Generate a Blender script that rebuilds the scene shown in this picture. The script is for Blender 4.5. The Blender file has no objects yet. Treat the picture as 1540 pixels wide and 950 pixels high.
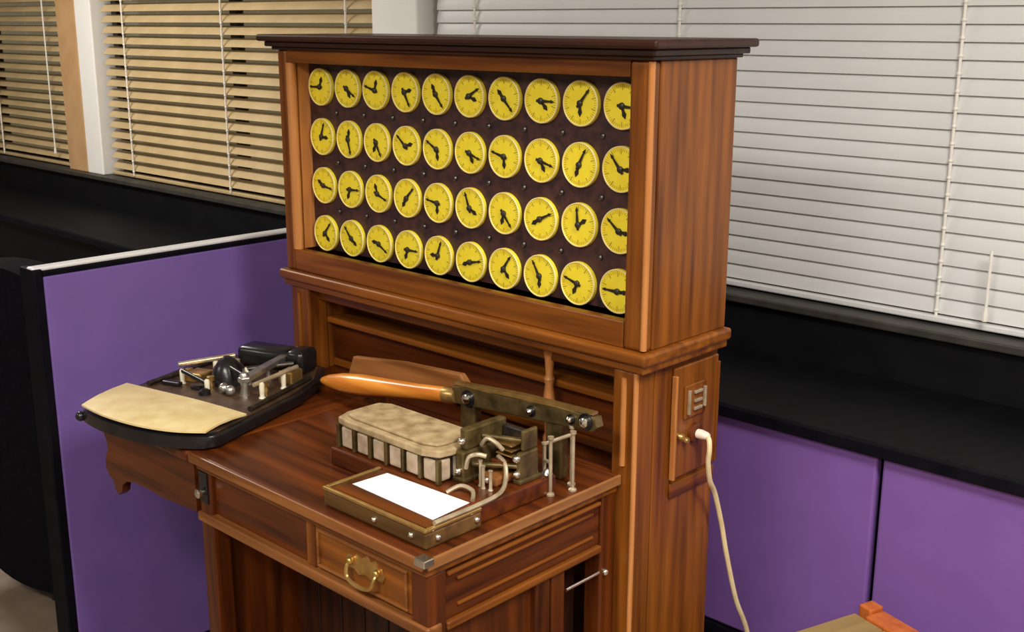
import bpy, bmesh, math, random
from mathutils import Vector, Matrix
random.seed(7)
R = math.radians
scene = bpy.context.scene
col = scene.collection

# ------------------------------------------------------------------ camera
F_PX, PITCH, YAW, ROLL = 1728.0, -0.2498, 0.7576, 0.0023
fw = Vector((-math.sin(YAW)*math.cos(PITCH), math.cos(YAW)*math.cos(PITCH), math.sin(PITCH)))
rt = fw.cross(Vector((0, 0, 1))).normalized(); up = rt.cross(fw)
r2 = rt*math.cos(ROLL) + up*math.sin(ROLL); u2 = -rt*math.sin(ROLL) + up*math.cos(ROLL)
cam_data = bpy.data.cameras.new('camera'); cam = bpy.data.objects.new('camera', cam_data); col.objects.link(cam)
cam_data.sensor_width = 36.0; cam_data.sensor_fit = 'HORIZONTAL'; cam_data.lens = 36.0*F_PX/1540.0
cam_data.clip_start = 0.02
cam.matrix_world = Matrix(((r2.x, u2.x, -fw.x, 1.2189), (r2.y, u2.y, -fw.y, -1.6409), (r2.z, u2.z, -fw.z, 1.689), (0, 0, 0, 1)))
scene.camera = cam

# ------------------------------------------------------------------ world, lights, exposure
world = bpy.data.worlds.new('world'); scene.world = world; world.use_nodes = True
bg = world.node_tree.nodes['Background']; bg.inputs[0].default_value = (0.55, 0.42, 0.24, 1); bg.inputs[1].default_value = 0.22
vs = scene.view_settings
vs.view_transform = 'Standard'; vs.look = 'None'; vs.gamma = 1.0; vs.use_curve_mapping = False
vs.exposure = 0.25
CEIL = 2.75
LIGHTS = [  # ceiling troffers: x, y, power
    (1.55, -0.55, 62), (0.35, -2.30, 50), (-3.6, -0.2, 44), (2.2, -3.2, 40), (-2.6, -3.0, 18)]
for i, (lx, ly, pw) in enumerate(LIGHTS):
    ld = bpy.data.lights.new('troffer_light', 'AREA'); ld.shape = 'RECTANGLE'; ld.size = 1.1; ld.size_y = 0.5
    ld.energy = pw; ld.color = (1.0, 0.95, 0.87)
    lo = bpy.data.objects.new('troffer_light', ld); col.objects.link(lo); lo.location = (lx, ly, CEIL - 0.06)

# ------------------------------------------------------------------ materials
MATS = {}
def base_mat(name, rough=0.5, metal=0.0, coat=0.0, spec=0.5):
    m = bpy.data.materials.new(name); m.use_nodes = True
    b = m.node_tree.nodes['Principled BSDF']
    b.inputs['Roughness'].default_value = rough; b.inputs['Metallic'].default_value = metal
    b.inputs['Coat Weight'].default_value = coat; b.inputs['Coat Roughness'].default_value = 0.15
    b.inputs['Specular IOR Level'].default_value = spec
    MATS[name] = m
    return m, m.node_tree, b
def mottled(name, c1, c2, scale=20, rough=0.5, metal=0.0, bump=0.0, coat=0.0, stretch=(1, 1, 1), detail=4, spec=0.5, lo=0.3, hi=0.7):
    m, nt, b = base_mat(name, rough, metal, coat, spec)
    tc = nt.nodes.new('ShaderNodeTexCoord'); mp = nt.nodes.new('ShaderNodeMapping'); mp.inputs['Scale'].default_value = stretch
    nz = nt.nodes.new('ShaderNodeTexNoise'); nz.inputs['Scale'].default_value = scale; nz.inputs['Detail'].default_value = detail
    cr = nt.nodes.new('ShaderNodeValToRGB'); cr.color_ramp.elements[0].color = (*c1, 1); cr.color_ramp.elements[1].color = (*c2, 1)
    cr.color_ramp.elements[0].position = lo; cr.color_ramp.elements[1].position = hi
    nt.links.new(tc.outputs['Object'], mp.inputs[0]); nt.links.new(mp.outputs[0], nz.inputs[0])
    nt.links.new(nz.outputs[0], cr.inputs[0]); nt.links.new(cr.outputs[0], b.inputs['Base Color'])
    if bump:
        bp = nt.nodes.new('ShaderNodeBump'); bp.inputs['Strength'].default_value = bump; bp.inputs['Distance'].default_value = 0.002
        nt.links.new(nz.outputs[0], bp.inputs['Height']); nt.links.new(bp.outputs[0], b.inputs['Normal'])
    return m
def wood(name, c1, c2, axis, rough=0.36, coat=0.08):
    s = [9.0, 9.0, 9.0]; s['xyz'.index(axis)] = 0.55
    return mottled(name, c1, c2, 4.5, rough, 0, 0.12, coat, s, 6, spec=0.32, lo=0.30, hi=0.70)
WD, WL = (0.085, 0.020, 0.0025), (0.290, 0.090, 0.0095)
for ax in 'xyz':
    wood('mahogany_' + ax, WD, WL, ax)
    wood('cornice_' + ax, (0.016, 0.005, 0.003), (0.048, 0.013, 0.006), ax, 0.4)
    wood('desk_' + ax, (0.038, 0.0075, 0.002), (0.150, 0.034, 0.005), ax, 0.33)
    wood('dark_stain_' + ax, (0.016, 0.005, 0.003), (0.050, 0.013, 0.005), ax, 0.45, 0.1)  # shade of the recesses under the desk put into a darker wood colour
wood('worn_edge', (0.17, 0.060, 0.014), (0.44, 0.20, 0.070), 'y', 0.4)
wood('worn_edge_x', (0.11, 0.032, 0.007), (0.33, 0.125, 0.033), 'x', 0.4)
wood('pale_lit_wood_z', (0.34, 0.115, 0.025), (0.60, 0.26, 0.085), 'z', 0.3)  # pale wood; edge highlights and the lit reveal are put into its colour
wood('handle_wood', (0.55, 0.15, 0.015), (0.90, 0.36, 0.05), 'x', 0.3, 0.5)
wood('lever_board_wood', (0.16, 0.055, 0.012), (0.36, 0.15, 0.045), 'x', 0.4)
wood('stool_wood', (0.24, 0.15, 0.05), (0.36, 0.24, 0.09), 'y', 0.45)
wood('stool_red_wood', (0.42, 0.09, 0.015), (0.62, 0.18, 0.04), 'z', 0.4)
mottled('dial_board', (0.018, 0.008, 0.012), (0.075, 0.026, 0.024), 60, 0.45)
mottled('dial_paper', (0.90, 0.68, 0.020), (0.97, 0.82, 0.05), 35, 0.55)
mottled('dial_rim', (0.86, 0.70, 0.26), (0.95, 0.84, 0.42), 30, 0.4)
mottled('scale_ink', (0.42, 0.33, 0.02), (0.60, 0.48, 0.03), 60, 0.6)
mottled('hand_black', (0.012, 0.010, 0.008), (0.035, 0.026, 0.015), 60, 0.4)
mottled('steel_dark', (0.06, 0.055, 0.05), (0.14, 0.13, 0.12), 50, 0.35, 0.9)
mottled('steel', (0.45, 0.43, 0.40), (0.68, 0.65, 0.60), 50, 0.28, 0.9)
mottled('nickel', (0.70, 0.66, 0.58), (0.88, 0.84, 0.76), 40, 0.2, 1.0)
mottled('bronze', (0.075, 0.052, 0.018), (0.20, 0.14, 0.055), 40, 0.36, 0.6, 0.15)
mottled('brass', (0.50, 0.30, 0.09), (0.72, 0.48, 0.18), 40, 0.3, 0.85)
mottled('pale_metal', (0.42, 0.33, 0.21), (0.66, 0.55, 0.39), 45, 0.36, 0.55)
wood('tray_wood', (0.055, 0.028, 0.008), (0.17, 0.085, 0.026), 'x', 0.4)
mottled('box_cover', (0.26, 0.18, 0.085), (0.52, 0.39, 0.22), 38, 0.55, 0, 0.4)
mottled('box_cell', (0.36, 0.26, 0.17), (0.62, 0.49, 0.36), 45, 0.5)
mottled('black_enamel', (0.006, 0.006, 0.008), (0.014, 0.013, 0.014), 30, 0.25)
mottled('tray_board', (0.045, 0.022, 0.012), (0.10, 0.055, 0.028), 30, 0.4)
mottled('template_cream', (0.70, 0.52, 0.22), (0.86, 0.71, 0.38), 22, 0.3, 0, 0.1)
mottled('ivory', (0.78, 0.70, 0.50), (0.90, 0.84, 0.66), 20, 0.35)
mottled('card_white', (0.86, 0.88, 0.87), (0.93, 0.93, 0.93), 30, 0.6)
mottled('cord_cream', (0.70, 0.54, 0.28), (0.80, 0.66, 0.42), 40, 0.5)
mottled('plug_pink', (0.82, 0.62, 0.50), (0.92, 0.76, 0.66), 30, 0.4)
mottled('purple_panel', (0.180, 0.080, 0.330), (0.202, 0.092, 0.365), 9, 0.75, 0, 0.0)
mottled('purple_partition', (0.165, 0.094, 0.350), (0.190, 0.106, 0.385), 9, 0.75)
mottled('black_trim', (0.003, 0.003, 0.006), (0.007, 0.006, 0.010), 20, 0.6, spec=0.06)
mottled('black_laminate', (0.0022, 0.0022, 0.0035), (0.0045, 0.0045, 0.006), 14, 0.6, spec=0.12)
mottled('black_wall_paint', (0.003, 0.003, 0.0045), (0.006, 0.006, 0.008), 10, 0.7, spec=0.12)
mottled('black_fabric', (0.003, 0.003, 0.005), (0.006, 0.006, 0.009), 60, 0.9, spec=0.06)
mottled('silver_trim', (0.90, 0.90, 0.93), (0.95, 0.95, 0.97), 6, 0.3, 0.1)
mottled('sill_grey', (0.025, 0.022, 0.020), (0.05, 0.045, 0.038), 14, 0.5)
mottled('white_paint', (0.90, 0.89, 0.86), (0.94, 0.93, 0.91), 8, 0.5)
mottled('tan_paint', (0.50, 0.29, 0.13), (0.60, 0.37, 0.18), 8, 0.5)
mottled('slat_tan', (0.45, 0.33, 0.165), (0.56, 0.42, 0.225), 6, 0.45)
mottled('slat_white', (0.69, 0.695, 0.70), (0.74, 0.745, 0.75), 6, 0.5)
mottled('cord_white', (0.82, 0.79, 0.72), (0.90, 0.87, 0.80), 60, 0.6)
mottled('wall_paint', (0.55, 0.51, 0.45), (0.62, 0.58, 0.52), 6, 0.7)
mottled('ceiling_tile', (0.70, 0.69, 0.66), (0.78, 0.77, 0.74), 50, 0.8)
mottled('floor_vinyl', (0.17, 0.125, 0.085), (0.24, 0.18, 0.13), 12, 0.5)
def glass_mat():
    m, nt, b = base_mat('window_glass', 0.03)
    b.inputs['Base Color'].default_value = (0.85, 0.9, 0.88, 1); b.inputs['Transmission Weight'].default_value = 1.0
    b.inputs['IOR'].default_value = 1.45
def emit_mat():
    m, nt, b = base_mat('diffuser', 0.5)
    b.inputs['Base Color'].default_value = (0.9, 0.9, 0.88, 1)
    b.inputs['Emission Color'].default_value = (1, 0.95, 0.86, 1); b.inputs['Emission Strength'].default_value = 2.5
glass_mat(); emit_mat()

# ------------------------------------------------------------------ mesh helpers (world coordinates in, parent-relative out)
def wloc(o):
    v = Vector((0, 0, 0))
    while o is not None:
        v = v + o.location; o = o.parent
    return v
def obj(name, bm, mat, parent=None, smooth=False, local=False):
    me = bpy.data.meshes.new(name)
    if parent is not None and not local:
        bmesh.ops.translate(bm, verts=bm.verts, vec=-wloc(parent))
    bmesh.ops.recalc_face_normals(bm, faces=bm.faces)
    bm.to_mesh(me); bm.free(); me.materials.append(MATS[mat])
    if smooth:
        for p in me.polygons: p.use_smooth = True
        try: me.set_sharp_from_angle(angle=R(38))
        except Exception: pass
    o = bpy.data.objects.new(name, me); col.objects.link(o)
    if parent is not None: o.parent = parent
    return o
def inst(name, src, parent, loc, rot=(0, 0, 0)):
    o = bpy.data.objects.new(name, src.data); col.objects.link(o); o.parent = parent; o.location = loc; o.rotation_euler = rot
    return o
def tag(o, label=None, cat=None, group=None, kind=None):
    if label: o['label'] = label
    if cat: o['category'] = cat
    if group: o['group'] = group
    if kind: o['kind'] = kind
    return o
def thing(name, label, cat, loc=(0, 0, 0), rz=0, group=None):
    o = bpy.data.objects.new(name, None); col.objects.link(o); o.location = loc; o.rotation_euler = (0, 0, rz)
    o.empty_display_size = 0.05
    return tag(o, label, cat, group)
def box(bm, x0, x1, y0, y1, z0, z1, bev=0.0, seg=2, mat=None):
    g = bmesh.ops.create_cube(bm, size=1.0); vs_ = g['verts']
    bmesh.ops.scale(bm, verts=vs_, vec=(x1-x0, y1-y0, z1-z0)); bmesh.ops.translate(bm, verts=vs_, vec=((x0+x1)/2, (y0+y1)/2, (z0+z1)/2))
    if bev:
        es = list({e for v in vs_ for e in v.link_edges})
        bmesh.ops.bevel(bm, geom=es, offset=bev, segments=seg, profile=0.5, affect='EDGES')
    return bm
def B(x0, x1, y0, y1, z0, z1, bev=0.0, seg=2):
    return box(bmesh.new(), x0, x1, y0, y1, z0, z1, bev, seg)
def lathe(bm, p0, p1, prof, n=16):
    """revolve profile [(t, r)] around the axis p0->p1"""
    p0, p1 = Vector(p0), Vector(p1); d = (p1-p0); ax = d.normalized()
    ref = Vector((0, 0, 1)) if abs(ax.z) < 0.9 else Vector((1, 0, 0))
    a = ax.cross(ref).normalized(); b = ax.cross(a)
    rings = []
    for t, r in prof:
        c = p0 + d*t
        rings.append([bm.verts.new(c + (a*math.cos(2*math.pi*i/n) + b*math.sin(2*math.pi*i/n))*max(r, 1e-4)) for i in range(n)])
    for k in range(len(rings)-1):
        for i in range(n):
            bm.faces.new((rings[k][i], rings[k][(i+1) % n], rings[k+1][(i+1) % n], rings[k+1][i]))
    bm.faces.new(rings[0][::-1]); bm.faces.new(rings[-1])
    return bm
def cyl(bm, p0, p1, r0, r1=None, n=12):
    return lathe(bm, p0, p1, [(0, r0), (1, r0 if r1 is None else r1)], n)
def ball(bm, c, r, sz=1.0, n=12):
    g = bmesh.ops.create_uvsphere(bm, u_segments=n, v_segments=max(6, n//2+2), radius=r)
    bmesh.ops.scale(bm, verts=g['verts'], vec=(1, 1, sz)); bmesh.ops.translate(bm, verts=g['verts'], vec=c)
    return bm
def spline(pts, k=6):
    P = [Vector(p) for p in pts]; out = []
    for i in range(len(P)-1):
        a, b, c, d = P[max(i-1, 0)], P[i], P[i+1], P[min(i+2, len(P)-1)]
        for j in range(k):
            t = j/k
            out.append(0.5*((2*b) + (c-a)*t + (2*a-5*b+4*c-d)*t*t + (3*b-a-3*c+d)*t**3))
    out.append(P[-1]); return out
def tube(bm, pts, r, n=8):
    rings = []
    prev = None
    for i, p in enumerate(pts):
        t = (pts[min(i+1, len(pts)-1)] - pts[max(i-1, 0)]).normalized()
        if prev is None:
            ref = Vector((0, 0, 1)) if abs(t.z) < 0.9 else Vector((1, 0, 0)); a = t.cross(ref).normalized()
        else:
            a = (prev - t*prev.dot(t)).normalized()
        prev = a; b = t.cross(a)
        rings.append([bm.verts.new(p + (a*math.cos(2*math.pi*j/n) + b*math.sin(2*math.pi*j/n))*r) for j in range(n)])
    for k in range(len(rings)-1):
        for j in range(n):
            bm.faces.new((rings[k][j], rings[k][(j+1) % n], rings[k+1][(j+1) % n], rings[k+1][j]))
    bm.faces.new(rings[0][::-1]); bm.faces.new(rings[-1]); return bm
def prism(bm, poly, z0, z1, M=None, bev=0.0):
    """extrude a polygon (x, y) from z0 to z1; M maps to world"""
    lo = [bm.verts.new((x, y, z0)) for x, y in poly]; hi = [bm.verts.new((x, y, z1)) for x, y in poly]
    n = len(poly); fs = [bm.faces.new(lo[::-1]), bm.faces.new(hi)]
    for i in range(n): fs.append(bm.faces.new((lo[i], lo[(i+1) % n], hi[(i+1) % n], hi[i])))
    if bev:
        es = [e for f in fs[:2] for e in f.edges]
        bmesh.ops.bevel(bm, geom=es, offset=bev, segments=2, profile=0.5, affect='EDGES')
    if M is not None: bmesh.ops.transform(bm, matrix=M, verts=lo+hi if not bev else bm.verts)
    return bm
XZ = Matrix(((1, 0, 0, 0), (0, 0, -1, 0), (0, 1, 0, 0), (0, 0, 0, 1)))   # (x, y, z) -> (x, -z, y): polygon in the x-z plane, extruded toward -y

# ------------------------------------------------------------------ the room
X0, X1, Y0, Y1 = -7.0, 4.2, -5.0, 1.30
YP, YWALL, ZT, ZS = 0.65, 1.10, 0.768, 0.948     # panel plane, wall under the window, panel top, sill top
tag(obj('floor', B(X0, X1, Y0, Y1, -0.08, 0.0), 'floor_vinyl'), kind='structure')
tag(obj('ceiling', B(X0, X1, Y0, Y1, CEIL, CEIL+0.08), 'ceiling_tile'), kind='structure')
tag(obj('wall_left', B(X0-0.1, X0, Y0, Y1, 0, CEIL), 'wall_paint'), kind='structure')
tag(obj('wall_right', B(X1, X1+0.1, Y0, Y1, 0, CEIL), 'wall_paint'), kind='structure')
tag(obj('wall_front', B(X0, X1, Y0-0.1, Y0, 0, CEIL), 'wall_paint'), kind='structure')
tag(obj('wall_back', B(X0, X1, YWALL, Y1, 0, ZS-0.022), 'black_wall_paint'), kind='structure')
tag(obj('wall_top', B(X0, X1, YWALL+0.02, Y1, 2.38, CEIL), 'wall_paint'), kind='structure')
tag(obj('trim_1', B(X0, X1, YWALL-0.018, Y1, ZS-0.022, ZS, 0.004), 'sill_grey'), kind='structure')
# window posts between the blinds
for i, (a, b, m) in enumerate([(-4.55, -4.352, 'tan_paint'), (-4.35, -4.19, 'white_paint'), (-2.088, -1.845, 'white_paint'), (1.10, 1.32, 'white_paint'), (3.9, 4.2, 'white_paint'), (-7.0, -6.6, 'tan_paint')]):
    tag(obj('trim_%d' % (i+2), B(a, b, YWALL+0.015, Y1, ZS, 2.38, 0.006), m), kind='structure')
for i, (a, b) in enumerate([(-6.6, -4.55), (-4.19, -2.088), (-1.845, 1.10), (1.32, 3.9)]):
    w = bpy.data.objects.new('window_%d' % (i+1), None); col.objects.link(w); w.location = ((a+b)/2, 1.24, ZS); tag(w, kind='structure')
    fb = bmesh.new(); mid = (a+b)/2
    for (p, q, r_, s) in [(a, a+0.05, ZS, 2.38), (b-0.05, b, ZS, 2.38), (mid-0.025, mid+0.025, ZS+0.05, 2.33)]: box(fb, p, q, 1.225, 1.265, r_, s)
    box(fb, a+0.05, b-0.05, 1.225, 1.265, ZS, ZS+0.05); box(fb, a+0.05, b-0.05, 1.225, 1.265, 2.33, 2.38)
    obj('window_frame', fb, 'sill_grey', w)
    for (p, q) in [(a+0.05, mid-0.025), (mid+0.025, b-0.05)]:
        obj('pane', B(p, q, 1.242, 1.248, ZS+0.05, 2.33), 'window_glass', w)

# purple panels in front of the window counter
pan = bpy.data.objects.new('wall_panels', None); col.objects.link(pan); pan.location = (0, YP, 0); tag(pan, kind='structure')
for (a, b) in [(-1.395, 0.166), (0.180, 1.60), (1.614, 3.1)]:
    p = obj('panel', B(a, b, YP, YP+0.03, 0.205, ZT-0.004, 0.006), 'purple_panel', pan)
obj('panel_backing', B(X0, X1, YP+0.031, YP+0.06, 0, ZT-0.002), 'black_trim', pan)
obj('kick_plate', B(-1.39, X1, YP-0.004, YP+0.03, 0, 0.2, 0.004), 'black_trim', pan)
obj('panel', B(X0+0.02, -1.46, YP, YP+0.03, 0.0, ZT-0.004, 0.006), 'black_laminate', pan)
ct = thing('window_counter', 'long black laminate counter running under the window blinds', 'counter', (0, 0.88, ZT))
obj('counter_top', B(X0+0.01, X1-0.01, YP-0.012, YWALL-0.002, ZT, ZT+0.028, 0.005), 'black_laminate', ct)
obj('counter_edge', B(X0+0.01, X1-0.01, YP-0.018, YP-0.0125, ZT-0.004, ZT+0.024, 0.002), 'black_trim', ct)

# venetian blinds
def slat_bm(w, width, tilt, crown=0.003):
    bm = bmesh.new(); n = 4; rows = []
    for k in range(n+1):
        u = (k/n-0.5); y = u*width; z = crown*(1-(2*u)**2)
        c, s = math.cos(tilt), math.sin(tilt)
        rows.append((y*c - z*s, y*s + z*c))
    top = [[bm.verts.new((sx*w/2, y, z)) for y, z in rows] for sx in (-1, 1)]
    th = 0.0008
    c, s = math.cos(tilt), math.sin(tilt)
    bot = [[bm.verts.new((sx*w/2, y + th*s, z - th*c)) for y, z in rows] for sx in (-1, 1)]
    for k in range(n):
        bm.faces.new((top[0][k], top[1][k], top[1][k+1], top[0][k+1])); bm.faces.new((bot[0][k], bot[0][k+1], bot[1][k+1], bot[1][k]))
        for e in (0, 1): bm.faces.new((top[e][k], bot[e][k], bot[e][k+1], top[e][k+1]))
    for k in (0, n): bm.faces.new((top[0][k], top[1][k], bot[1][k], bot[0][k]))
    return bm
def blind(a, b, pitch, width, tilt, mat, label, cords, wand=None):
    yb = 1.172; cx = (a+b)/2; w = b-a
    t = thing('venetian_blind', label, 'blind', (cx, yb, ZS))
    zb = ZS + 0.006
    obj('bottom_rail', B(a, b, yb-0.02, yb+0.02, zb, zb+0.016, 0.004), mat, t)
    obj('head_rail', B(a, b, yb-0.03, yb+0.03, 2.30, 2.36, 0.004), mat, t)
    z = zb + 0.016 + pitch*0.7; first = None
    while z < 2.28:
        if first is None:
            first = obj('slat', slat_bm(w-0.006, width, tilt), mat, t, smooth=True, local=True); o = first
        else:
            o = inst('slat', first, t, (0, 0, 0))
        o.location = (0, 0, z-ZS)
        z += pitch
    for cxp in cords:
        cb = bmesh.new()
        half = width*0.5*abs(math.cos(tilt)) + 0.005
        cyl(cb, (cxp, yb-half, zb+0.01), (cxp, yb-half, 2.31), 0.0042, n=8)
        zz = zb+0.03
        while zz < 2.28:
            ball(cb, (cxp, yb-half, zz), 0.0065, 0.9, 8); zz += pitch
        obj('ladder_cord', cb, 'cord_white', t, smooth=True)
    for (wx, z0, z1) in (wand or []):
        wb = bmesh.new(); cyl(wb, (wx, yb-0.045, z0), (wx, yb-0.045, z1), 0.004, n=8)
        lathe(wb, (wx, yb-0.045, z0-0.035), (wx, yb-0.045, z0), [(0, 0.007), (0.6, 0.007), (1, 0.003)], 8)
        obj('pull_cord', wb, 'cord_white', t, smooth=True)
    return t
blind(-6.58, -4.56, 0.05, 0.05, R(36), 'slat_tan', 'tan slatted venetian blind, shadowy, beyond the tan and white window post', (-4.60, -5.4, -6.3), [(-4.72, 1.05, 2.3)])
blind(-4.17, -2.10, 0.05, 0.05, R(46), 'slat_tan', 'tan slatted venetian blind with open slats between the two white window posts', (-3.95, -3.116, -2.28))
blind(-1.80, 1.08, 0.042, 0.05, R(76), 'slat_white', 'closed off-white venetian blind behind the right end of the dial cabinet', (-1.607, -0.772, 0.054, 0.88), [(0.19, 1.02, 1.16)])
blind(1.34, 3.88, 0.042, 0.05, R(76), 'slat_white', 'closed off-white venetian blind past the farther white post, over the counter end', (1.55, 2.4, 3.2))

# purple partition left of the desk
XL = -1.40
pt = thing('cubicle_partition', 'purple cubicle partition with silver top rail and black end post beside the desk', 'partition', (XL-0.03, 0.05, 0))
obj('panel', B(XL-0.055, XL, -0.478, YP-0.024, 0.031, 1.106, 0.004), 'purple_partition', pt)
obj('end_post', B(XL-0.075, XL-0.001, -0.502, -0.4785, 0.0, 1.125, 0.004), 'black_trim', pt)
obj('base_rail', B(XL-0.06, XL+0.004, -0.478, YP-0.024, 0.0, 0.030, 0.004), 'black_trim', pt)
obj('top_channel', B(XL-0.058, XL-0.002, -0.478, YP-0.024, 1.1065, 1.1185, 0.002), 'black_trim', pt)
obj('top_rail', B(XL-0.040, XL-0.008, -0.50, YP-0.024, 1.1190, 1.129, 0.004), 'silver_trim', pt)

# ------------------------------------------------------------------ the tabulating desk
T = thing('tabulating_desk', 'tall red-brown wooden tabulating desk with forty yellow dials above its worktop', 'desk', (-0.55, -0.1, 0))
def part(name, bm, mat, parent=None, smooth=False, label=None):
    o = obj(name, bm, mat, parent or T, smooth)
    if label: o['label'] = label
    return o
W_ = -1.10; D_ = 0.268; ZB, ZTOP = 1.10, 1.6266
# upper dial case
part('case_side', B(-0.022, 0.0, 0.026, D_, ZB, ZTOP, 0.003), 'mahogany_z')
part('case_side', B(W_, W_+0.022, 0.026, D_, ZB, ZTOP, 0.003), 'mahogany_z')
part('case_back', B(W_+0.022, -0.022, D_-0.015, D_, ZB, ZTOP), 'mahogany_x')
part('stile', B(-0.050, 0.0, 0.0, 0.0255, ZB, ZTOP, 0.008, 3), 'mahogany_z')
part('stile', B(W_, W_+0.032, 0.0, 0.0255, ZB, ZTOP, 0.006, 3), 'mahogany_z')
part('top_rail', B(W_+0.032, -0.050, 0.002, 0.025, 1.597, ZTOP, 0.002), 'mahogany_x')
part('bottom_rail', B(W_+0.032, -0.050, 0.002, 0.025, ZB, 1.152, 0.003), 'mahogany_x')
part('reveal', B(W_+0.032, W_+0.044, 0.0255, 0.058, 1.152, 1.597), 'pale_lit_wood_z')  # light falling on the reveal is painted in by the brighter wood
part('reveal', B(-0.056, -0.050, 0.0255, 0.058, 1.152, 1.597), 'pale_lit_wood_z')
part('corner_bead', lathe(bmesh.new(), (-0.004, 0.004, ZB+0.004), (-0.004, 0.004, ZTOP-0.002), [(0, 0.0065), (1, 0.0065)], 12), 'pale_lit_wood_z', smooth=True)
part('reveal_bead', lathe(bmesh.new(), (W_+0.036, 0.012, 1.152), (W_+0.036, 0.012, 1.597), [(0, 0.0125), (1, 0.0125)], 16), 'pale_lit_wood_z')
# cornice
cb = bmesh.new()
box(cb, W_-0.034, 0.034, -0.036, D_+0.02, 1.646, 1.662, 0.005, 2)
box(cb, W_-0.020, 0.020, -0.022, D_+0.012, 1.634, 1.646, 0.003)
box(cb, W_-0.008, 0.008, -0.010, D_+0.006, ZTOP, 1.634, 0.002)
part('cornice', cb, 'cornice_x')
part('case_top', B(W_+0.022, -0.022, 0.026, D_-0.015, ZTOP-0.012, ZTOP), 'mahogany_x')
# base moulding of the case
part('base_moulding', box(box(bmesh.new(), W_-0.014, 0.014, -0.016, D_+0.006, 1.076, 1.10, 0.006, 3), W_-0.004, 0.006, -0.007, D_+0.003, 1.060, 1.076, 0.003), 'mahogany_x')
# dial board and dials
part('dial_board', B(W_+0.044, -0.056, 0.058, 0.066, 1.1525, 1.5965), 'dial_board')
RD = 0.0435; YD = 0.0575
def dial_meshes():
    f = lathe(bmesh.new(), (0, 0.0, 0), (0, -0.008, 0), [(0, RD), (0.75, RD), (1, RD-0.002)], 36)
    rim = bmesh.new(); tube(rim, [Vector((math.cos(a)*(RD-0.0015), -0.0082, math.sin(a)*(RD-0.0015))) for a in [2*math.pi*i/40 for i in range(41)]], 0.0016, 6)
    sc = bmesh.new()
    for i in range(50):
        a = 2*math.pi*i/50; L = 0.0055 if i % 5 else 0.010
        M = Matrix.Rotation(a, 4, 'Y')
        g = bmesh.ops.create_cube(sc, size=1); bmesh.ops.scale(sc, verts=g['verts'], vec=(0.0011 if i % 5 else 0.0026, 0.0006, L)); bmesh.ops.translate(sc, verts=g['verts'], vec=(0, -0.0083, RD-0.0045-L/2)); bmesh.ops.transform(sc, matrix=M, verts=g['verts'])
    lh = prism(bmesh.new(), [(-0.0026, -0.010), (0.0026, -0.010), (0.0032, 0.004), (0.0016, 0.026), (0.0034, 0.028), (0.0002, 0.036), (-0.0034, 0.028), (-0.0016, 0.026), (-0.0032, 0.004)], 0.0105, 0.0118, XZ)
    sh = prism(bmesh.new(), [(-0.0035, -0.006), (0.0035, -0.006), (0.0028, 0.010), (0.0050, 0.017), (0.0, 0.025), (-0.0050, 0.017), (-0.0028, 0.010)], 0.0088, 0.0100, XZ)
    hub = lathe(bmesh.new(), (0, -0.0078, 0), (0, -0.0142, 0), [(0, 0.0062), (0.7, 0.0062), (1, 0.0035)], 12)
    return f, rim, sc, lh, sh, hub
HANDS = [
    [(270, 20), (120, 150), (285, 15), (150, 75), (140, 330), (60, 110), (135, 315), (90, 135), (40, 180), (95, 160)],
    [(20, 95), (165, 10), (150, 205), (310, 75), (300, 170), (110, 150), (285, 175), (105, 150), (28, 200), (320, 90)],
    [(100, 300), (88, 200), (112, 340), (45, 215), (280, 180), (340, 120), (140, 195), (65, 240), (355, 58), (310, 100)],
    [(40, 140), (320, 130), (120, 280), (90, 200), (20, 270), (80, 250), (35, 140), (330, 180), (288, 205), (272, 90)]]
protos = None
DX0, DX1, DZ0, DZ1 = -1.0045, -0.1030, 1.5415, 1.1925
for r_ in range(4):
    for c_ in range(10):
        x = DX0 + (DX1-DX0)*c_/9; z = DZ0 + (DZ1-DZ0)*r_/3
        if protos is None:
            bms = dial_meshes(); specs = [('dial', 'dial_paper'), ('rim', 'dial_rim'), ('scale_marks', 'scale_ink'), ('hand', 'hand_black'), ('hand', 'hand_black'), ('hub', 'hand_black')]
            d = obj('dial', bms[0], 'dial_paper', T, smooth=True, local=True)
            subs = [obj(n, bm, m, d, smooth=(n in ('rim', 'hub')), local=True) for (n, m), bm in zip(specs[1:], bms[1:])]
            protos = (d, subs)
        else:
            d = inst('dial', protos[0], T, (0, 0, 0)); subs = [inst(s.name.split('.')[0], s, d, (0, 0, 0)) for s in protos[1]]
        d.location = Vector((x, YD, z)) - T.location
        la, sa = HANDS[r_][c_]
        subs[2].rotation_euler = (0, R(la), 0); subs[3].rotation_euler = (0, R(sa), 0)
scr = None
for r_ in range(3):
    for c_ in range(9):
        x = DX0 + (DX1-DX0)*(c_+0.5)/9; z = DZ0 + (DZ1-DZ0)*(r_+0.5)/3
        if scr is None: scr = obj('screw', lathe(bmesh.new(), (0, 0, 0), (0, -0.006, 0), [(0, 0.006), (0.6, 0.006), (1, 0.003)], 10), 'steel_dark', T, smooth=True, local=True); o = scr
        else: o = inst('screw', scr, T, (0, 0, 0))
        o.location = Vector((x, 0.0578, z)) - T.location

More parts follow.
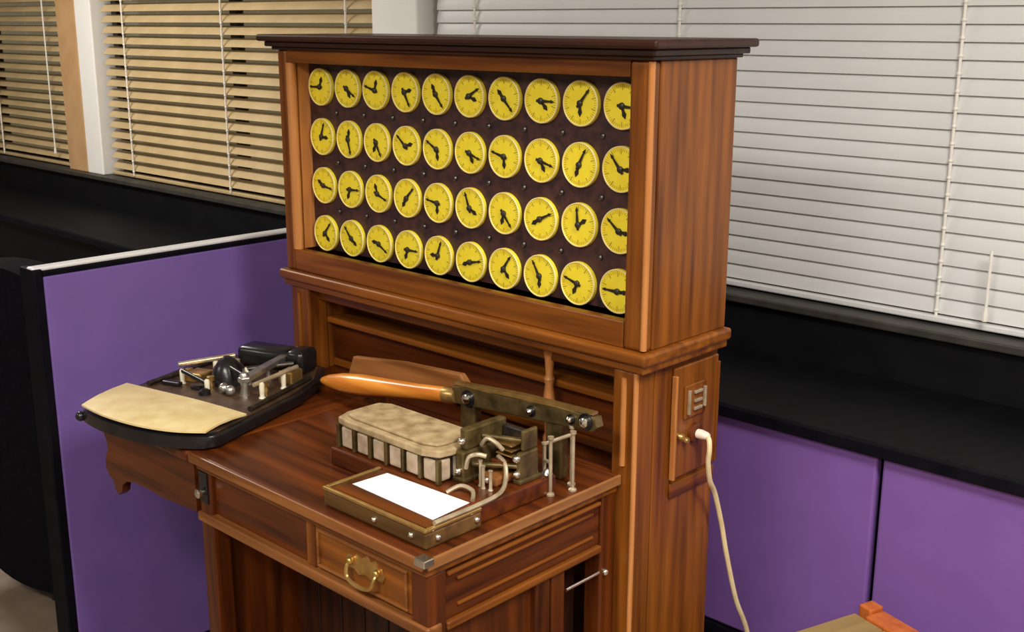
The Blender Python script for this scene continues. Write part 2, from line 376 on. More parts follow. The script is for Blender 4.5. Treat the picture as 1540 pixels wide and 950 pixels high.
# lower case behind the worktop
LX0, LX1 = -1.088, -0.014
ZD = 0.85
part('pedestal_side', B(LX1-0.02, LX1, 0.0585, D_, 0.0, 1.06, 0.002), 'mahogany_z')
part('pedestal_side', B(LX0, LX0+0.02, 0.0585, D_, 0.0, 1.06, 0.002), 'mahogany_z')
part('pedestal_back', B(LX0+0.02, LX1-0.02, D_-0.012, D_, 0.0, 1.06), 'desk_x')
for (a, b) in [(LX1-0.056, LX1), (LX0, LX0+0.07)]:
    o = part('post', B(a, b, 0.0, 0.058, 0.0, 1.06, 0.005, 2), 'mahogany_z')
    fl = bmesh.new(); cyl(fl, ((a+b)/2, -0.001, 0.87), ((a+b)/2, -0.001, 1.045), 0.006, n=10); obj('bead', fl, 'pale_lit_wood_z' if a > -0.5 else 'mahogany_z', o, smooth=True)
part('corner_bead', cyl(bmesh.new(), (LX1-0.003, 0.003, 0.0), (LX1-0.003, 0.003, 1.058), 0.0055, n=10), 'pale_lit_wood_z', smooth=True)
NX0, NX1 = LX0+0.07, LX1-0.056
part('niche_back', B(NX0, NX1, 0.125, 0.140, ZD, 1.06), 'desk_x')
part('niche_side', B(NX1, NX1+0.012, 0.0585, 0.125, ZD, 1.06), 'mahogany_z')
part('niche_side', B(NX0-0.012, NX0, 0.0585, 0.125, ZD, 1.06), 'mahogany_z')
part('niche_riser', B(NX0, NX1, 0.078, 0.092, ZD, 0.966, 0.002), 'desk_x')
part('niche_ledge', B(NX0, NX1, 0.052, 0.124, 0.966, 0.982, 0.005, 3), 'mahogany_x')
part('niche_moulding', B(NX0, NX1, 0.068, 0.0775, ZD+0.002, ZD+0.022, 0.004), 'mahogany_x')
part('niche_rail', B(NX0, NX1, 0.030, 0.050, 1.028, 1.059, 0.004), 'mahogany_x')
part('baluster', lathe(bmesh.new(), (-0.262, 0.036, ZD+0.001), (-0.262, 0.036, 1.058), [(0, 0.013), (0.06, 0.013), (0.1, 0.009), (0.2, 0.012), (0.45, 0.013), (0.6, 0.009), (0.66, 0.012), (0.7, 0.008), (0.85, 0.010), (0.93, 0.013), (1, 0.013)], 14), 'pale_lit_wood_z', smooth=True)
# right side of the pedestal: raised panel with switch and socket
sp = part('side_panel', B(LX1, LX1+0.008, 0.112, 0.262, 0.815, 1.045, 0.003), 'mahogany_z')
obj('panel_bead', B(LX1+0.002, LX1+0.014, 0.110, 0.117, 0.815, 1.03, 0.002), 'pale_lit_wood_z', sp)
obj('panel_bead', B(LX1+0.002, LX1+0.012, 0.258, 0.264, 0.815, 1.03, 0.002), 'mahogany_z', sp)
so = part('switch_plate', B(LX1+0.008, LX1+0.013, 0.142, 0.214, 0.935, 1.003, 0.002), 'mahogany_z')
for (yy, zz, hh) in [(0.152, 0.944, 0.05), (0.205, 0.95, 0.042)]:
    obj('switch_bar', B(LX1+0.013, LX1+0.019, yy-0.003, yy+0.003, zz, zz+hh, 0.001), 'pale_metal', so)
for zz in (0.952, 0.968, 0.986):
    obj('switch_contact', B(LX1+0.013, LX1+0.018, 0.170, 0.196, zz-0.003, zz+0.003, 0.001), 'pale_metal', so)
sk = part('socket', lathe(bmesh.new(), (LX1+0.008, 0.182, 0.898), (LX1+0.018, 0.182, 0.898), [(0, 0.021), (0.7, 0.020), (1, 0.016)], 18), 'desk_z', smooth=True)
for (yy, zz) in [(0.146, 0.893), (0.128, 0.905)]:
    part('terminal_knob', lathe(bmesh.new(), (LX1+0.008, yy, zz), (LX1+0.022, yy, zz), [(0, 0.006), (0.5, 0.004), (0.6, 0.007), (1, 0.005)], 12), 'brass', smooth=True)
part('side_rail', B(LX1, LX1+0.007, 0.112, 0.264, 0.775, 0.806, 0.003), 'mahogany_y')

# worktop and desk body
DXL, DXR, DYF = -0.752, -0.046, -0.508
wt = part('worktop', B(DXL, DXR, DYF, -0.0005, 0.828, ZD, 0.006, 3), 'desk_x')
part('worktop', B(NX0, NX1, -0.0004, 0.0775, 0.828, ZD-0.0005), 'desk_x')
part('worktop_edge', B(DXR-0.002, DXR+0.004, DYF+0.006, -0.001, 0.830, ZD+0.001, 0.0025), 'worn_edge')
part('worktop_edge', B(DXL+0.004, DXR-0.002, DYF-0.004, DYF+0.002, 0.830, ZD+0.001, 0.0025), 'worn_edge_x')
cp = bmesh.new(); box(cp, DXR-0.020, DXR+0.0055, DYF-0.0055, DYF+0.018, 0.838, ZD+0.002, 0.002)
part('corner_plate', cp, 'nickel')
part('under_moulding', B(DXL+0.012, DXR-0.004, DYF+0.008, -0.001, 0.814, 0.8275, 0.004), 'mahogany_x')
BX0, BX1, BYF = -0.742, -0.054, -0.494
for (a, b, c, d) in [(BX1-0.042, BX1, BYF, BYF+0.042), (BX0, BX0+0.042, BYF, BYF+0.042), (BX1-0.042, BX1, -0.044, -0.002), (BX0, BX0+0.042, -0.044, -0.002)]:
    part('leg', B(a, b, c, d, 0.0, 0.8135, 0.004, 2), 'desk_z')
# front apron: fixed panel and drawer
part('front_apron', B(BX0+0.042, -0.388, BYF+0.010, BYF+0.030, 0.722, 0.8135, 0.003), 'desk_x')
part('divider_stile', B(-0.388, -0.362, BYF+0.004, BYF+0.030, 0.722, 0.8135, 0.003), 'mahogany_z')
dr = part('drawer', B(-0.360, BX1-0.044, BYF+0.004, BYF+0.028, 0.726, 0.811, 0.004, 2), 'mahogany_x')
db = bmesh.new()
for (a, b, z0, z1) in [(-0.352, -0.106, 0.800, 0.806), (-0.352, -0.106, 0.731, 0.737), (-0.352, -0.346, 0.737, 0.800), (-0.112, -0.106, 0.737, 0.800)]:
    box(db, a, b, BYF-0.001, BYF+0.006, z0, z1, 0.002)
obj('drawer_bead', db, 'worn_edge_x', dr)
# brass drop pull
yb = BYF+0.004
pl = [(-0.052, 0.0), (-0.046, 0.014), (-0.03, 0.012), (-0.022, 0.020), (-0.008, 0.015), (0, 0.022), (0.008, 0.015), (0.022, 0.020), (0.03, 0.012), (0.046, 0.014), (0.052, 0.0), (0.046, -0.012), (0.03, -0.010), (0.018, -0.018), (0.0, -0.013), (-0.018, -0.018), (-0.03, -0.010), (-0.046, -0.012)]
pb = prism(bmesh.new(), pl, 0.0, 0.003, XZ); bmesh.ops.translate(pb, verts=pb.verts, vec=(-0.216, yb-0.0002, 0.773))
obj('pull_plate', pb, 'brass', dr)
bl = bmesh.new()
tube(bl, spline([(-0.252, yb-0.005, 0.776), (-0.253, yb-0.014, 0.768), (-0.246, yb-0.018, 0.750), (-0.216, yb-0.019, 0.744), (-0.186, yb-0.018, 0.750), (-0.179, yb-0.014, 0.768), (-0.180, yb-0.005, 0.776)], 5), 0.0042, 8)
for xx in (-0.252, -0.180): ball(bl, (xx, yb-0.007, 0.777), 0.0075, 1, 10)
obj('pull_bail', bl, 'brass', dr, smooth=True)
part('front_rail', B(BX0-0.004, BX1+0.004, BYF-0.006, BYF+0.030, 0.700, 0.7215, 0.005, 3), 'worn_edge_x')
# recessed boards below the drawer, knee-space shade painted into their wood
nb = 8; wdt = (BX1-BX0-0.084)/nb
fb0 = None
for i in range(nb):
    x = BX0+0.042+wdt*(i+0.5)
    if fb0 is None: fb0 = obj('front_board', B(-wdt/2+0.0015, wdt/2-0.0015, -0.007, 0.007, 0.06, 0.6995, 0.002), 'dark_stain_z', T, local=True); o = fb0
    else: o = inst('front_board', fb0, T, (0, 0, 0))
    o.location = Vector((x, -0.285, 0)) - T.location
# right side: apron, beads, panels
ap = part('side_apron', B(BX1-0.024, BX1-0.006, BYF+0.042, -0.044, 0.716, 0.8135, 0.002), 'desk_y')
ab = bmesh.new()
box(ab, BX1-0.007, BX1+0.001, BYF+0.046, -0.046, 0.798, 0.806, 0.003); box(ab, BX1-0.007, BX1-0.001, BYF+0.070, -0.066, 0.782, 0.788, 0.002)
box(ab, BX1-0.007, BX1-0.001, BYF+0.070, -0.066, 0.735, 0.741, 0.002)
obj('apron_bead', ab, 'mahogany_y', ap)
part('side_rail', B(BX1-0.030, BX1+0.003, BYF+0.042, -0.044, 0.700, 0.7155, 0.004, 3), 'mahogany_y')
part('side_panel', B(BX1-0.030, BX1-0.018, BYF+0.042, -0.224, 0.03, 0.6995, 0.002), 'desk_z')
part('side_stile', B(BX1-0.034, BX1-0.004, -0.224, -0.186, 0.0, 0.6995, 0.004), 'desk_z')
part('side_stile', B(BX1-0.034, BX1-0.006, -0.180, -0.142, 0.0, 0.6995, 0.004), 'desk_z')
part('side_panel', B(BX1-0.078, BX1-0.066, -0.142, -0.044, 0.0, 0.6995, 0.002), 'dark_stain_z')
ro = part('side_rod', cyl(bmesh.new(), (BX1-0.006, -0.1405, 0.655), (BX1-0.006, -0.030, 0.655), 0.0042, n=10), 'nickel', smooth=True)
obj('rod_knob', ball(bmesh.new(), (BX1+0.002, -0.032, 0.655), 0.0075, 1, 12), 'nickel', ro, smooth=True)
part('left_panel', B(BX0+0.008, BX0+0.022, BYF+0.042, -0.044, 0.03, 0.8135), 'desk_z')
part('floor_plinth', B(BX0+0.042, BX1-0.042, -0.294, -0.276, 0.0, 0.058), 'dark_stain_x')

# side shelf with scalloped apron, left of the worktop
SX0 = -1.135
part('side_shelf', B(SX0, DXL-0.001, -0.512, -0.030, 0.828, ZD, 0.005), 'desk_y')
def apron_poly(w, top, low):
    pts = [(0, top)]
    pts += [(0.002, top-0.030), (0.016, top-0.048), (0.018, top-0.070), (0.004, top-0.094), (0.002, top-0.118), (0.014, top-0.132)]
    pts += [(0.034, top-0.142), (0.036, top-0.158), (0.052, top-0.170), (0.068, top-0.158), (0.074, top-0.140), (0.094, top-0.126), (0.13, top-0.118), (0.19, top-0.116), (0.25, top-0.118), (0.31, top-0.114), (w, top-0.110), (w, top)]
    return pts
abm = prism(bmesh.new(), apron_poly(-0.742-SX0-0.01, 0.0, 0), 0, 0.02, XZ); bmesh.ops.translate(abm, verts=abm.verts, vec=(SX0+0.006, -0.480, 0.8275))
part('shelf_apron', abm, 'desk_x')
YZ = Matrix(((0, 0, 1, 0), (1, 0, 0, 0), (0, 1, 0, 0), (0, 0, 0, 1)))
abm = prism(bmesh.new(), apron_poly(0.43, 0.0, 0), 0, 0.018, YZ); bmesh.ops.translate(abm, verts=abm.verts, vec=(SX0+0.006, -0.4795, 0.8275))
part('shelf_apron', abm, 'desk_y')
la = bmesh.new(); lathe(la, (-0.722, BYF-0.001, 0.768), (-0.722, BYF-0.020, 0.768), [(0, 0.005), (0.4, 0.005), (0.5, 0.010), (0.85, 0.010), (1, 0.006)], 14)
part('latch_knob', la, 'nickel', smooth=True)
part('latch_plate', B(-0.736, -0.706, BYF-0.004, BYF+0.002, 0.745, 0.812, 0.001), 'black_enamel')

# ------------------------------------------------------------------ keypunch on the side shelf
K = thing('keypunch', 'black pantograph keypunch with curved cream template plate on the side shelf', 'keypunch', (-0.960, -0.29, ZD+0.0005), R(19))
def kp(name, bm, mat, smooth=False, parent=None):
    return obj(name, bm, mat, parent or K, smooth, local=True)
def arc(pts, k=8): return [(v.x, v.y) for v in spline([(x, y, 0) for x, y in pts], k)]
front = arc([(-0.188, -0.235), (-0.10, -0.268), (0.0, -0.284), (0.09, -0.281), (0.160, -0.258)], 5)
outline = front + [(0.176, -0.235), (0.172, 0.05), (0.150, 0.17), (0.105, 0.255), (0.085, 0.262), (-0.125, 0.262), (-0.16, 0.25), (-0.205, 0.12), (-0.205, -0.21)]
kp('tray', prism(bmesh.new(), outline, 0.004, 0.030, None, 0.004), 'black_enamel', True)
inner = [(x*0.93, y*0.93) for x, y in outline]
kp('tray_board', prism(bmesh.new(), inner, 0.0305, 0.033), 'tray_board')
for (u, v) in [(-0.17, -0.205), (0.145, -0.215), (-0.15, 0.20), (0.10, 0.20)]:
    kp('foot', cyl(bmesh.new(), (u, v, 0.0), (u, v, 0.0035), 0.012), 'black_enamel', True)
kp('tray_knob', ball(bmesh.new(), (-0.198, -0.232, 0.014), 0.011, 1, 12), 'black_enamel', True)
# cream plate: strip surface between inner and outer arcs, slightly crowned
out_a = spline([(-0.192, -0.232, 0), (-0.10, -0.264, 0), (0.0, -0.281, 0), (0.09, -0.278, 0), (0.158, -0.255, 0)], 6)
in_a = spline([(-0.205, -0.080, 0), (-0.11, -0.092, 0), (0.0, -0.106, 0), (0.09, -0.122, 0), (0.172, -0.140, 0)], 6)
tb = bmesh.new(); rows = []
for a, b in zip(out_a, in_a):
    rows.append([tb.verts.new((a.x*(1-t)+b.x*t, a.y*(1-t)+b.y*t, 0.0335 + 0.010*math.sin(math.pi*min(1, 0.15+t)*0.75))) for t in (0, 0.12, 0.35, 0.65, 1.0)])
top_f = []
for i in range(len(rows)-1):
    for j in range(4): top_f.append(tb.faces.new((rows[i][j], rows[i+1][j], rows[i+1][j+1], rows[i][j+1])))
ext = bmesh.ops.extrude_face_region(tb, geom=top_f); bmesh.ops.translate(tb, verts=[g for g in ext['geom'] if isinstance(g, bmesh.types.BMVert)], vec=(0, 0, 0.004))
tp = kp('template_plate', tb, 'template_cream', True)
# mechanism
def seg(name, p, q, r, mat, n=10): return kp(name, cyl(bmesh.new(), p, q, r, n=n), mat, True)
Z0 = 0.033
for (u, v, h) in [(-0.113, 0.0, 0.034), (-0.014, -0.035, 0.032), (-0.090, 0.090, 0.036), (0.006, 0.083, 0.030), (0.118, -0.012, 0.036), (0.120, 0.066, 0.040), (-0.050, 0.060, 0.026)]:
    kp('ivory_pin', lathe(bmesh.new(), (u, v, Z0), (u, v, Z0+h), [(0, 0.008), (0.15, 0.005), (0.3, 0.0058), (0.9, 0.0062), (1, 0.004)], 10), 'ivory', True)
kp('pivot_housing', lathe(bmesh.new(), (-0.022, 0.050, Z0), (-0.022, 0.050, Z0+0.062), [(0, 0.042), (0.3, 0.038), (0.6, 0.032), (0.85, 0.020), (1, 0.008)], 18), 'black_enamel', True)
kp('rear_housing', B(-0.090, 0.055, 0.165, 0.235, Z0, Z0+0.050, 0.016, 3), 'black_enamel', True)
kp('rear_housing', B(0.060, 0.110, 0.155, 0.225, Z0, Z0+0.058, 0.014, 3), 'black_enamel', True)
kp('swing_arm', prism(bmesh.new(), [(0.060, -0.020), (0.074, -0.024), (0.084, -0.010), (0.066, 0.10), (0.050, 0.245), (0.030, 0.250), (0.046, 0.10)], Z0+0.030, Z0+0.042, None, 0.002), 'steel')
kp('arm_post', lathe(bmesh.new(), (0.070, -0.010, Z0), (0.070, -0.010, Z0+0.052), [(0, 0.012), (0.4, 0.008), (0.55, 0.011), (0.9, 0.011), (1, 0.007)], 12), 'steel', True)
kp('brass_block', B(-0.118, -0.070, 0.010, 0.060, Z0, Z0+0.022, 0.004), 'brass')
kp('brass_block', B(0.088, 0.126, 0.090, 0.135, Z0, Z0+0.030, 0.004), 'brass')
seg('guide_bar', (-0.140, 0.020, Z0+0.036), (-0.060, 0.125, Z0+0.040), 0.006, 'pale_metal')
seg('guide_bar', (0.110, -0.030, Z0+0.034), (0.128, 0.110, Z0+0.040), 0.005, 'pale_metal')
seg('link_rod', (-0.113, 0.000, Z0+0.030), (-0.014, -0.035, Z0+0.022), 0.005, 'black_enamel')
seg('link_rod', (0.006, 0.083, Z0+0.026), (0.090, 0.150, Z0+0.032), 0.006, 'steel_dark')
seg('link_rod', (-0.050, 0.060, Z0+0.044), (0.064, 0.000, Z0+0.040), 0.005, 'steel_dark')
kp('index_knob', ball(bmesh.new(), (0.020, -0.020, Z0+0.012), 0.012, 1, 12), 'steel', True)
kp('index_knob', ball(bmesh.new(), (0.044, -0.028, Z0+0.012), 0.012, 1, 12), 'steel', True)
kp('stylus_knob', lathe(bmesh.new(), (-0.014, -0.045, Z0), (-0.014, -0.045, Z0+0.014), [(0, 0.014), (0.6, 0.013), (1, 0.006)], 12), 'black_enamel', True)
for (u, v, h, m) in [(-0.135, 0.050, 0.020, 'brass'), (-0.060, 0.130, 0.030, 'pale_metal'), (-0.040, 0.010, 0.024, 'brass'), (0.040, 0.120, 0.036, 'steel'), (0.096, 0.030, 0.022, 'brass'), (-0.12, 0.140, 0.020, 'steel_dark'), (0.030, 0.060, 0.022, 'steel')]:
    kp('set_screw', lathe(bmesh.new(), (u, v, Z0), (u, v, Z0+h), [(0, 0.007), (0.5, 0.0045), (0.55, 0.009), (0.95, 0.009), (1, 0.006)], 10), m, True)
kp('dial_wheel', lathe(bmesh.new(), (-0.055, -0.010, Z0+0.002), (-0.055, -0.010, Z0+0.010), [(0, 0.022), (0.7, 0.022), (1, 0.019)], 18), 'black_enamel', True)
kp('link_plate', B(-0.150, -0.100, -0.030, -0.014, Z0, Z0+0.010, 0.003), 'black_enamel')
seg('side_rail', (0.150, -0.10, Z0+0.006), (0.140, 0.14, Z0+0.006), 0.006, 'steel_dark')
seg('side_rail', (-0.170, -0.05, Z0+0.006), (-0.150, 0.17, Z0+0.006), 0.006, 'steel_dark')

# ------------------------------------------------------------------ press reader on the worktop
Z1 = ZD + 0.0006
Pr = thing('card_press', 'card press reader with turned orange wood lever handle on the worktop', 'press', (-0.22, -0.3, Z1))
def pp(name, bm, mat, smooth=False, parent=None): return obj(name, bm, mat, parent or Pr, smooth)
tr = pp('card_tray', B(-0.340, -0.070, -0.482, -0.352, Z1, 0.880, 0.004), 'tray_wood')
pp('tray_lining', B(-0.328, -0.082, -0.470, -0.3525, 0.880, 0.884), 'desk_x')
for (a, b, c, d) in [(-0.341, -0.069, -0.484, -0.476), (-0.341, -0.333, -0.476, -0.352), (-0.077, -0.069, -0.476, -0.352)]:
    pp('tray_rim', B(a, b, c, d, 0.8805, 0.8875, 0.002), 'brass')
for (x, y, z) in [(-0.105, -0.4825, 0.868), (-0.070, -0.455, 0.866), (-0.0695, -0.365, 0.868), (-0.20, -0.4825, 0.866)]:
    pp('tray_screw', ball(bmesh.new(), (x, y, z), 0.006, 1, 10), 'nickel', True)
bail = bmesh.new(); tube(bail, spline([(-0.073, -0.46, 0.892), (-0.073, -0.36, 0.892), (-0.078, -0.30, 0.894), (-0.100, -0.262, 0.902), (-0.118, -0.245, 0.922), (-0.140, -0.240, 0.930)], 6), 0.0042, 8)
pp('guide_bail', bail, 'pale_metal', True)
bail = bmesh.new(); tube(bail, spline([(-0.16, -0.350, 0.887), (-0.145, -0.330, 0.898), (-0.120, -0.325, 0.894), (-0.100, -0.345, 0.888)], 5), 0.004, 8)
pp('guide_bail', bail, 'pale_metal', True)
pp('bed', B(-0.490, -0.078, -0.3515, -0.150, Z1, 0.886, 0.004), 'desk_x')
# pin box: core, cells between dark ribs, overhanging cover
BXa, BXb, BYa, BYb = -0.478, -0.196, -0.338, -0.225
pp('pin_box', B(BXa+0.006, BXb-0.006, BYa+0.006, BYb, 0.8865, 0.936, 0.002), 'steel_dark')
nc = 6; cw = (BXb-BXa)/nc
for i in range(nc):
    a = BXa + i*cw
    pp('cell', B(a+0.009, a+cw-0.003, BYa, BYa+0.008, 0.8895, 0.930, 0.0035), 'box_cell')
for i in range(nc+1):
    a = BXa + i*cw
    pp('rib', B(a-0.002, a+0.006, BYa-0.004, BYa+0.006, 0.887, 0.934, 0.0015), 'bronze')
for yy in (-0.318, -0.282, -0.246):
    pp('cell', B(BXb-0.008, BXb, yy-0.013, yy+0.013, 0.8895, 0.930, 0.003), 'box_cell')
cvp = [(BXa-0.008, BYa+0.03), (BXa+0.004, BYa-0.002), (BXa+0.03, BYa-0.008), (BXb-0.03, BYa-0.010), (BXb+0.002, BYa+0.004), (BXb+0.008, BYa+0.03), (BXb+0.006, BYb), (BXb-0.02, BYb+0.01), (BXa+0.02, BYb+0.008), (BXa-0.006, BYb-0.01)]
pp('box_cover', prism(bmesh.new(), cvp, 0.936, 0.950, None, 0.003), 'box_cover')
pp('cover_pad', prism(bmesh.new(), [(x*0.88+0.12*(BXa+BXb)/2, y*0.8+0.2*(BYa+BYb)/2) for x, y in cvp], 0.950, 0.957, None, 0.003), 'box_cover')
# frame castings to the right of the box
def casting(x0, x1, y0, y1):
    b = bmesh.new(); box(b, x0, x1, y0, y1, 0.886, 0.945, 0.004); box(b, x0-0.004, x1+0.004, y0-0.004, y1+0.004, 0.886, 0.896, 0.003); box(b, x0+0.002, x1-0.002, y0+0.01, y1, 0.945, 0.985, 0.004)
    return b
pp('frame_casting', casting(-0.190, -0.168, -0.300, -0.185), 'bronze')
pp('frame_casting', casting(-0.102, -0.090, -0.235, -0.185), 'bronze')
pp('cross_plate', B(-0.1675, -0.1065, -0.200, -0.188, 0.8865, 0.975, 0.004), 'steel_dark')
pp('contact_block', B(-0.158, -0.112, -0.275, -0.225, 0.8865, 0.903, 0.004), 'lever_board_wood')
pp('contact_block', B(-0.150, -0.118, -0.250, -0.2005, 0.914, 0.926, 0.003), 'desk_x')
pp('contact_post', cyl(bmesh.new(), (-0.127, -0.235, 0.903), (-0.127, -0.235, 0.914), 0.006), 'brass', True)
pp('tie_bar', cyl(bmesh.new(), (-0.168, -0.278, 0.918), (-0.096, -0.228, 0.918), 0.005), 'bronze', True)
pp('tie_bar', cyl(bmesh.new(), (-0.168, -0.250, 0.965), (-0.098, -0.222, 0.965), 0.005), 'bronze', True)
for cpts in ([(-0.166, -0.296, 0.915), (-0.158, -0.296, 0.938), (-0.142, -0.290, 0.946), (-0.128, -0.282, 0.944)], [(-0.160, -0.262, 0.952), (-0.146, -0.262, 0.968), (-0.130, -0.256, 0.962), (-0.122, -0.246, 0.948)]):
    pp('crank', tube(bmesh.new(), spline(cpts, 5), 0.0042, 8), 'pale_metal', True)
for zz in (0.932, 0.942, 0.952):
    pp('contact_spring', B(-0.150, -0.110, -0.236, -0.203, zz, zz+0.003, 0.001), 'brass')
for p in [(-0.179, -0.303, 0.908), (-0.179, -0.293, 0.962), (-0.096, -0.238, 0.905), (-0.096, -0.238, 0.935), (-0.135, -0.276, 0.895)]:
    pp('screw_head', ball(bmesh.new(), p, 0.0075, 1, 12), 'nickel', True)
for i, (x, y) in enumerate([(-0.140, -0.285), (-0.128, -0.290), (-0.112, -0.288)]):
    pp('spring_post', lathe(bmesh.new(), (x, y, 0.886), (x, y, 0.935-0.006*i), [(0, 0.005), (0.1, 0.003), (0.9, 0.003), (1, 0.0045)], 8), 'pale_metal', True)
# slim uprights with links at the right end of the lever
for (x, y, h) in [(-0.075, -0.170, 0.965), (-0.060, -0.125, 0.967), (-0.080, -0.105, 0.968), (-0.108, -0.150, 0.94)]:
    pp('upright', lathe(bmesh.new(), (x, y, Z1), (x, y, h), [(0, 0.008), (0.03, 0.008), (0.06, 0.0036), (0.94, 0.0036), (0.96, 0.006), (1, 0.006)], 10), 'pale_metal', True)
pp('link', cyl(bmesh.new(), (-0.108, -0.150, 0.937), (-0.060, -0.125, 0.962), 0.0036), 'pale_metal', True)
pp('link', cyl(bmesh.new(), (-0.108, -0.150, 0.905), (-0.075, -0.170, 0.915), 0.0036), 'pale_metal', True)
pp('weight', lathe(bmesh.new(), (-0.092, -0.160, Z1), (-0.092, -0.160, 0.895), [(0, 0.014), (0.75, 0.013), (1, 0.004)], 14), 'steel', True)
# lever: metal arm, wooden board and turned handle
def sl(x): return 0.950 + (x+0.426)*0.085
arm = bmesh.new(); prism(arm, [(-0.400, sl(-0.4)-0.014), (-0.030, sl(-0.03)-0.016), (-0.018, sl(-0.03)-0.004), (-0.024, sl(-0.03)+0.014), (-0.12, sl(-0.1)+0.018), (-0.25, sl(-0.25)+0.020), (-0.36, sl(-0.36)+0.026), (-0.400, sl(-0.4)+0.022)], 0.088, 0.108, XZ, 0.003)
la_ = pp('lever_arm', arm, 'bronze')
pp('arm_strip', prism(bmesh.new(), [(-0.395, sl(-0.4)+0.026), (-0.030, sl(-0.03)+0.016), (-0.030, sl(-0.03)+0.021), (-0.20, sl(-0.2)+0.030), (-0.395, sl(-0.4)+0.032)], 0.092, 0.106, XZ), 'brass', parent=la_)
for (x, r_) in [(-0.352, 0.011), (-0.180, 0.007), (-0.045, 0.010), (-0.080, 0.006)]:
    b = bmesh.new(); lathe(b, (x, -0.106, sl(x)+0.002), (x, -0.120, sl(x)+0.002), [(0, r_*0.8), (0.4, r_), (0.75, r_*0.95), (1, r_*0.4)], 14); pp('arm_knob', b, 'nickel', True, la_)
    b = bmesh.new(); lathe(b, (x, -0.1055, sl(x)+0.002), (x, -0.110, sl(x)+0.002), [(0, r_*1.7), (1, r_*1.6)], 16); pp('knob_washer', b, 'black_enamel', True, la_)
for x in (-0.36, -0.128):
    pp('lever_bearing', B(x-0.02, x+0.02, -0.104, -0.080, Z1, sl(x)-0.012, 0.004), 'bronze')
pp('lever_board', prism(bmesh.new(), [(-0.790, 0.905), (-0.42, 0.935), (-0.395, 0.962), (-0.42, 0.985), (-0.60, 0.972), (-0.770, 0.952)], 0.048, 0.066, XZ, 0.004), 'lever_board_wood')
pp('board_strut', B(-0.70, -0.66, -0.064, -0.050, Z1, 0.912, 0.003), 'desk_z')
hp0, hp1 = (-0.846, -0.100, 0.888), (-0.424, -0.100, 0.948)
pp('handle', lathe(bmesh.new(), hp0, hp1, [(0, 0.003), (0.02, 0.008), (0.08, 0.015), (0.2, 0.022), (0.35, 0.0235), (0.55, 0.020), (0.8, 0.0165), (1, 0.0165)], 20), 'handle_wood', True)
pp('ferrule', lathe(bmesh.new(), hp1, (-0.392, -0.100, 0.9525), [(0, 0.018), (0.7, 0.018), (1, 0.015)], 16), 'brass', True)

# the card
cd = obj('punch_card', prism(bmesh.new(), [(-0.314, -0.437), (-0.096, -0.442), (-0.102, -0.350), (-0.308, -0.360)], 0.8845, 0.8851), 'card_white')
tag(cd, 'blank white card lying in the brass-edged tray of the card press', 'card')

# ------------------------------------------------------------------ power cord
pc = thing('power_cord', 'cream power cord with pale plug hanging from the desk side socket', 'cord', (0.1, 0.25, 0.0))
pts = spline([(LX1+0.040, 0.182, 0.898), (0.036, 0.176, 0.892), (0.040, 0.172, 0.872), (0.036, 0.176, 0.846), (0.030, 0.195, 0.80), (0.022, 0.228, 0.760), (0.020, 0.262, 0.680), (0.022, 0.282, 0.610), (0.022, 0.330, 0.485), (0.024, 0.384, 0.38), (0.02, 0.43, 0.22), (-0.01, 0.49, 0.07), (-0.06, 0.55, 0.008), (-0.2, 0.58, 0.008), (-0.45, 0.59, 0.008)], 7)
obj('cable', tube(bmesh.new(), pts, 0.0052, 8), 'cord_cream', pc, True)
pg = bmesh.new(); lathe(pg, (LX1+0.0185, 0.182, 0.898), (LX1+0.045, 0.182, 0.898), [(0, 0.0095), (0.3, 0.010), (0.8, 0.008), (1, 0.0055)], 14)
obj('plug', pg, 'plug_pink', pc, True)

# ------------------------------------------------------------------ stool beside the panels
A = math.atan2(-0.038, 0.116)
st = thing('wooden_stool', 'low wooden stool with reddish edge strips in front of the purple panels', 'stool', (0.222, 0.562, 0), A)
def sp_(name, bm, mat, smooth=False): return obj(name, bm, mat, st, smooth, local=True)
S = 0.36
for i in range(4):
    a = 0.002 + i*(S-0.022)/4
    sp_('seat_board', B(a, a+(S-0.022)/4-0.002, -S+0.002, -0.051, 0.400, 0.450, 0.003), 'stool_wood')
sp_('corner_block', B(-0.004, 0.030, -0.034, 0.006, 0.3, 0.464, 0.004), 'stool_red_wood')
sp_('edge_strip', B(0.031, S, -0.050, 0.004, 0.40, 0.456, 0.004), 'stool_red_wood')
for (x, y) in [(0.031, -0.092), (S-0.052, -0.092), (0.012, -S+0.012), (S-0.052, -S+0.012)]:
    sp_('leg', B(x, x+0.04, y, y+0.04, 0.0, 0.3995, 0.004), 'stool_wood')
for (a, b, c, d) in [(0.033, 0.050, -S+0.052, -0.092), (S-0.038, S-0.02, -S+0.052, -0.092), (0.071, S-0.052, -0.08, -0.062), (0.052, S-0.052, -S+0.022, -S+0.04)]:
    sp_('stretcher', B(a, b, c, d, 0.16, 0.19, 0.003), 'stool_wood')

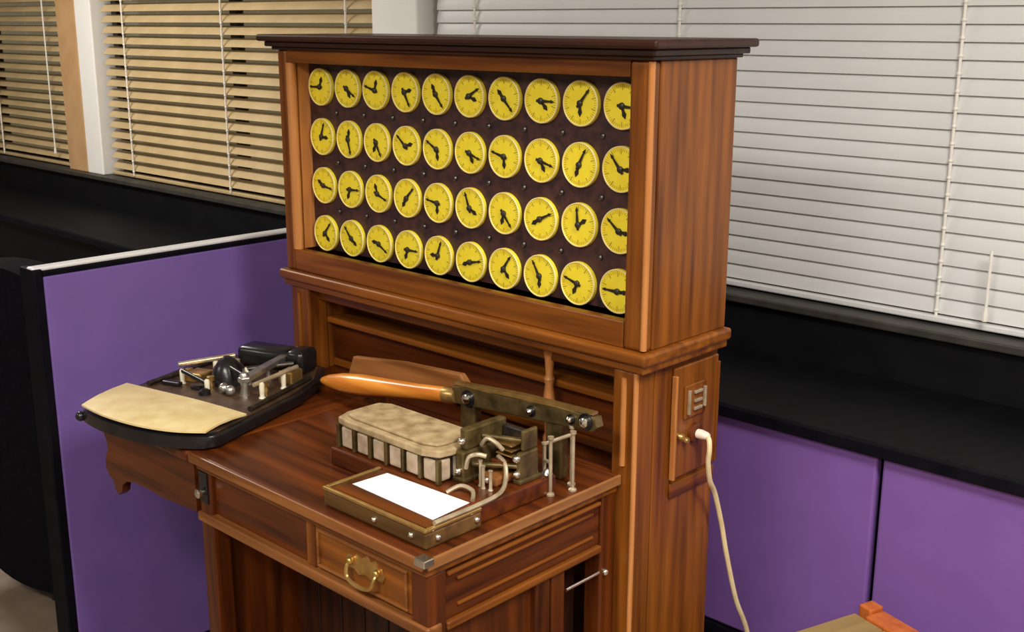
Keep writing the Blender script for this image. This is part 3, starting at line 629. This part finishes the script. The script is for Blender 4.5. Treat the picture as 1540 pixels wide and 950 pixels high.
# ------------------------------------------------------------------ black armchair beyond the partition
ch = thing('armchair', 'black upholstered armchair on short legs behind the partition end post', 'chair', (-2.06, -0.05, 0), R(12))
def cp_(name, bm, mat='black_fabric', smooth=True): return obj(name, bm, mat, ch, smooth, local=True)
cp_('seat', B(-0.25, 0.25, -0.20, 0.30, 0.16, 0.46, 0.04, 3))
bo = arc([(-0.27, 0.30), (-0.20, 0.13), (-0.06, 0.06), (0.12, 0.06), (0.27, 0.10), (0.31, 0.40), (0.32, 0.72), (0.27, 0.94), (0.12, 1.02), (-0.12, 1.02), (-0.27, 0.94), (-0.33, 0.72), (-0.32, 0.48), (-0.27, 0.30)], 4)[:-1]
cp_('backrest', prism(bmesh.new(), bo, 0.20, 0.32, XZ, 0.025))
cp_('back_cushion', B(-0.24, 0.24, -0.198, -0.10, 0.47, 0.96, 0.04, 3))
for s in (-1, 1):
    cp_('arm', B(s*0.31-0.05, s*0.31+0.05, -0.215, 0.32, 0.36, 0.64, 0.04, 3))
    cp_('arm_support', B(s*0.28-0.025, s*0.28+0.025, -0.15, 0.26, 0.12, 0.37, 0.015))
    for yy, xx in ((-0.26, 0.06 if s < 0 else 0.29), (0.26, s*0.26)):
        cp_('leg', lathe(bmesh.new(), (xx, yy, 0), (xx, yy, 0.18), [(0, 0.016), (1, 0.022)], 10), 'black_enamel')

# ------------------------------------------------------------------ ceiling lights
spots = ['over the dial cabinet side', 'over the open floor in front of the desk', 'over the tan blinds', 'by the right wall', 'over the far open floor']
for (lx, ly, pw), s in zip(LIGHTS, spots):
    t = thing('ceiling_light', 'white rectangular ceiling light ' + s, 'ceiling light', (lx, ly, CEIL))
    f = bmesh.new()
    for (a, b, c, d) in [(-0.60, -0.56, -0.30, 0.30), (0.56, 0.60, -0.30, 0.30), (-0.56, 0.56, -0.30, -0.26), (-0.56, 0.56, 0.26, 0.30)]:
        box(f, lx+a, lx+b, ly+c, ly+d, CEIL-0.05, CEIL)
    obj('frame', f, 'white_paint', t)
    obj('diffuser', B(lx-0.56, lx+0.56, ly-0.26, ly+0.26, CEIL-0.03, CEIL-0.02), 'diffuser', t)
